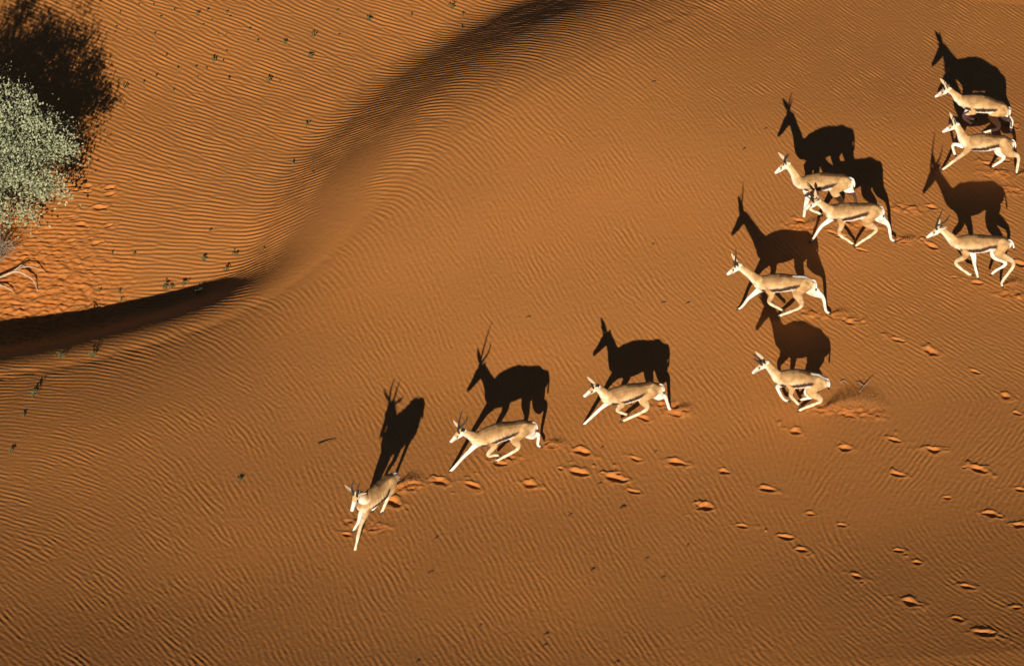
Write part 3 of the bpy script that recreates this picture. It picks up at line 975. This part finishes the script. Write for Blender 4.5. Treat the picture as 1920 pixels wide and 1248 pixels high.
lying('dead_branch', 'straight thin stick on the bare sand above the leader\'s shadow at left',
      [([(596, 832), (612, 827), (630, 824)], [.01, .02, .02], .007, .003)], 'branch', DARKTWIG)

# seedlings: small plants with a few fleshy leaves on short stems
def seedling(px, py, size, label, group):
    p = at_px(px, py)
    root = empty('seedling', p, random.uniform(0, 6.28))
    tag(root, label, 'plant', group)
    L = []; S = []
    nst = 3 + int(size * 5)
    for i in range(nst):
        a = random.uniform(0, 6.28); h = random.uniform(.03, .085) * size + .012; ro = random.uniform(0, .085) * size
        b0 = np.array([math.cos(a) * ro * .5, math.sin(a) * ro * .5, -.01]); t = np.array([math.cos(a) * ro, math.sin(a) * ro, h])
        S.append(tube_mesh([b0, (b0 + t) / 2, t], .0035, .0025, 4, 2))
        for k in range(3):
            b = random.uniform(0, 6.28); d = np.array([math.cos(b) * .8, math.sin(b) * .8, random.uniform(.2, 1)]); d /= np.linalg.norm(d)
            ln = random.uniform(.022, .042) * (.6 + .5 * size)
            C = np.array([t, t + d * ln * .5, t + d * ln])
            L.append(loft(C, [.004, .006 + .003 * size, .002], [.006, .010 + .004 * size, .002], (0, 0, 1), 6))
    v, f = join(S); tag(mesh_obj('stems', v, f, SEEDSTEM, root), kind='stuff')
    v, f = join(L); tag(mesh_obj('leaves', v, f, SEED, root), kind='stuff')
    root.scale = (.62, .62, .62)

UNIQUE = [  # px, py, size, label
 (371, 30, 1.0, 'dark seedling with shadow on ripples, top left, right of the bush shadow\'s upper tip'),
 (534, 82, 1.0, 'leafy green seedling below the top edge, left of a smaller pale one'),
 (588, 69, 1.0, 'seedling with one pale lit leaf, upper right neighbour of the leafy one on the flat'),
 (583, 107, 1.0, 'elongated low seedling under the one with a pale leaf'),
 (400, 116, 1.1, 'straggling patch of several seedlings in the middle of the upper flat'),
 (233, 166, 1.0, 'seedling touching the right edge of the bush\'s shadow'),
 (504, 154, 1.1, 'double seedling with a side tuft, centre of the upper flat'),
 (848, 17, 1.3, 'big dark seedling at the top where the slope begins to darken'),
 (692, 40, 1.1, 'dark seedling left of the large one at the top edge'),
 (346, 535, 1.3, 'green seedling clump between two others just above the dune shadow'),
 (312, 543, 1.4, 'largest green seedling clump above the left part of the dune shadow'),
 (374, 549, 1.3, 'seedling clump growing right on the edge of the dune shadow'),
 (113, 672, 1.4, 'pale green seedling with a tall shadow below the dark band, on the left'),
 (175, 668, 1.2, 'seedling to the right of the pale one below the dark band'),
 (62, 741, 1.4, 'row-like seedling clump low on the left of the picture'),
 (383, 489, 1.0, 'low seedling on bare sand left of the band\'s bright end'),
 (441, 480, .9, 'seedling nearest the narrow tip of the dune shadow'),
 (425, 509, 1.0, 'round seedling just above the narrowing dune shadow'),
 (450, 902, .8, 'lone seedling on the dune far below the dark band'),
 (575, 237, .9, 'slanting seedling near the smooth lit slope'),
]
for a in UNIQUE: seedling(a[0], a[1], a[2], a[3], 'seedlings on the sand')
UP = [(755, 88), (785, 160), (905, 100), (1075, 225), (1130, 315), (870, 470), (670, 515), (750, 520), (445, 430), (250, 540), (370, 585), (280, 625), (500, 685), (920, 600),
      (1295, 625), (680, 585), (1395, 1235), (1730, 85), (70, 215), (150, 230), (235, 50), (350, 45), (100, 100), (530, 515), (405, 135), (510, 80), (720, 195), (1740, 270), (840, 262),
      (895, 262), (360, 262), (895, 395), (925, 130)]
for x, y in UP:
    seedling(200 + x / 4, y / 4, random.uniform(.15, .5), 'tiny dark seedling speck among the ripples of the upper left flat', 'tiny seedlings of the upper flat')
for x, y, z_, lab, grp in [
        (771, 30, .55, 'small seedling left of the big dark one at the top edge', 'small seedlings at the top edge'),
        (868, 30, .55, 'small seedling close below the big dark one at the top edge', 'small seedlings at the top edge'),
        (866, 54, .55, 'lower of the two small seedlings under the big dark one at the top', 'small seedlings at the top edge'),
        (396, 433, .5, 'lone small seedling on fine ripples, well above the dune shadow\'s tip', 'small seedlings above the dune shadow'),
        (494, 468, .55, 'small seedling where the ripples meet the smooth slope above the shadow\'s tip', 'small seedlings above the dune shadow'),
        (323, 541, .6, 'small seedling tucked between the two large clumps above the dune shadow', 'small seedlings above the dune shadow'),
        (211, 477, .45, 'left one of two small seedlings right of the dead branch', 'small seedlings above the dune shadow'),
        (252, 479, .5, 'right one of two small seedlings right of the dead branch', 'small seedlings above the dune shadow'),
        (224, 550, .5, 'upper of a stacked pair of small seedlings above the dune shadow', 'small seedlings above the dune shadow'),
        (227, 563, .5, 'lower of a stacked pair of small seedlings above the dune shadow', 'small seedlings above the dune shadow'),
        (187, 547, .6, 'leftmost small seedling above the dune shadow, among the churned orange sand', 'small seedlings above the dune shadow'),
        (548, 308, .45, 'small seedling beside the smooth slope, below the slanting one', 'small seedlings above the dune shadow'),
        (44, 781, .6, 'small seedling just under the row-like clump at the left', 'small seedlings low on the left'),
        (20, 848, .6, 'lowest small seedling by the left edge, far below the dark band', 'small seedlings low on the left')]:
    seedling(x, y, z_, lab, grp)

# little sticks strewn on the dune
STK = [(700, 930, 3.925, [(460, 315), (420, 568), (785, 965), (1840, 88), (1450, 145), (1260, 1100), (1610, 548), (325, 1228), (1790, 1230), (1270, 1020)]),
       (1000, 800, 4, [(1160, 890), (850, 990), (450, 1075), (975, 1135), (665, 605), (915, 195), (515, 160), (495, 428)]),
       (1020, 300, 4.16, [(850, 660), (930, 1115), (1120, 1120)]), (560, 300, 4, [(1720, 1180), (120, 85)]), (640, 0, 4, [(1250, 540)]), (1080, 0, 4, [(580, 620), (1260, 1122), (1420, 970)])]
for ox, oy, sc, L in STK:
    for x, y in L:
        p = at_px(ox + x / sc, oy + y / sc)
        a = R(random.uniform(0, 35)); ln = random.uniform(.022, .046)
        e = np.array([math.cos(a) * ln, math.sin(a) * ln, 0])
        v, f = tube_mesh([-e + np.array([0, 0, .0]), np.array([0, .006, .012]), e + np.array([0, 0, .012])], .0028, .0045, 6, 3)
        o = mesh_obj('twig', v, f, DARKTWIG)
        o.location = p
        tag(o, 'short dark twig lying on the rippled sand of the open dune', 'twig', 'dark twigs strewn on the dune')

# sand thrown up by the hooves
def spray(px, py, n, dirv, rad, label, hgt):
    p = at_px(px, py)
    t = rng.beta(1.2, 1.6, n)
    d = np.array(dirv)
    q = t[:, None] * d[None] * 1.0
    q[:, 2] = hgt * 4 * t * (1 - t) * rng.uniform(.15, 1, n)
    q += rng.normal(0, 1, (n, 3)) * rad * (.3 + t[:, None]) * np.array([1, 1, .5])
    q[:, 2] = np.abs(q[:, 2]) + .004
    s = rng.uniform(.0014, .0036, n)
    tet = np.array([[1, 1, 1], [-1, -1, 1], [-1, 1, -1], [1, -1, -1]]) * .8
    V = (q[:, None, :] + tet[None] * s[:, None, None]).reshape(-1, 3)
    F = np.array([[0, 1, 2], [0, 3, 1], [0, 2, 3], [1, 3, 2]])
    F = (F[None] + 4 * np.arange(n)[:, None, None]).reshape(-1, 3)
    o = fast_mesh('sand_spray', V, F, GRAIN, None, False)
    o.location = p
    tag(o, label, 'sand spray', kind='stuff')
spray(1545, 768, 3800, (.95, .02, 0), .05, 'plume of sand grains thrown up behind the bunched-up springbok', .20)
spray(1262, 772, 900, (.3, .04, 0), .02, 'spurt of sand at the hind hoof of the third springbok in the front line', .06)
spray(1682, 455, 900, (.3, .03, 0), .02, 'spurt of sand at the hind hoof of the near animal of the overlapping pair', .06)
spray(1505, 425, 900, (.35, .05, 0), .035, 'sand flung up at the forehoof of the shaded springbok', .07)
spray(745, 912, 900, (.35, .08, 0), .025, 'sand flung up behind the leading springbok', .07)
spray(1906, 330, 700, (.3, .03, 0), .02, 'spurt of sand at the hind hoof of the middle springbok of the right-hand column', .05)
spray(1882, 536, 700, (.3, .03, 0), .02, 'spurt of sand at the hind hoof of the nearest springbok in the right-hand column', .06)
spray(1556, 590, 700, (.3, .03, 0), .02, 'spurt of sand at the hind hoof of the springbok under the overlapping pair', .05)
spray(1020, 838, 700, (.3, .04, 0), .02, 'spurt of sand behind the long-horned springbok of the front line', .05)
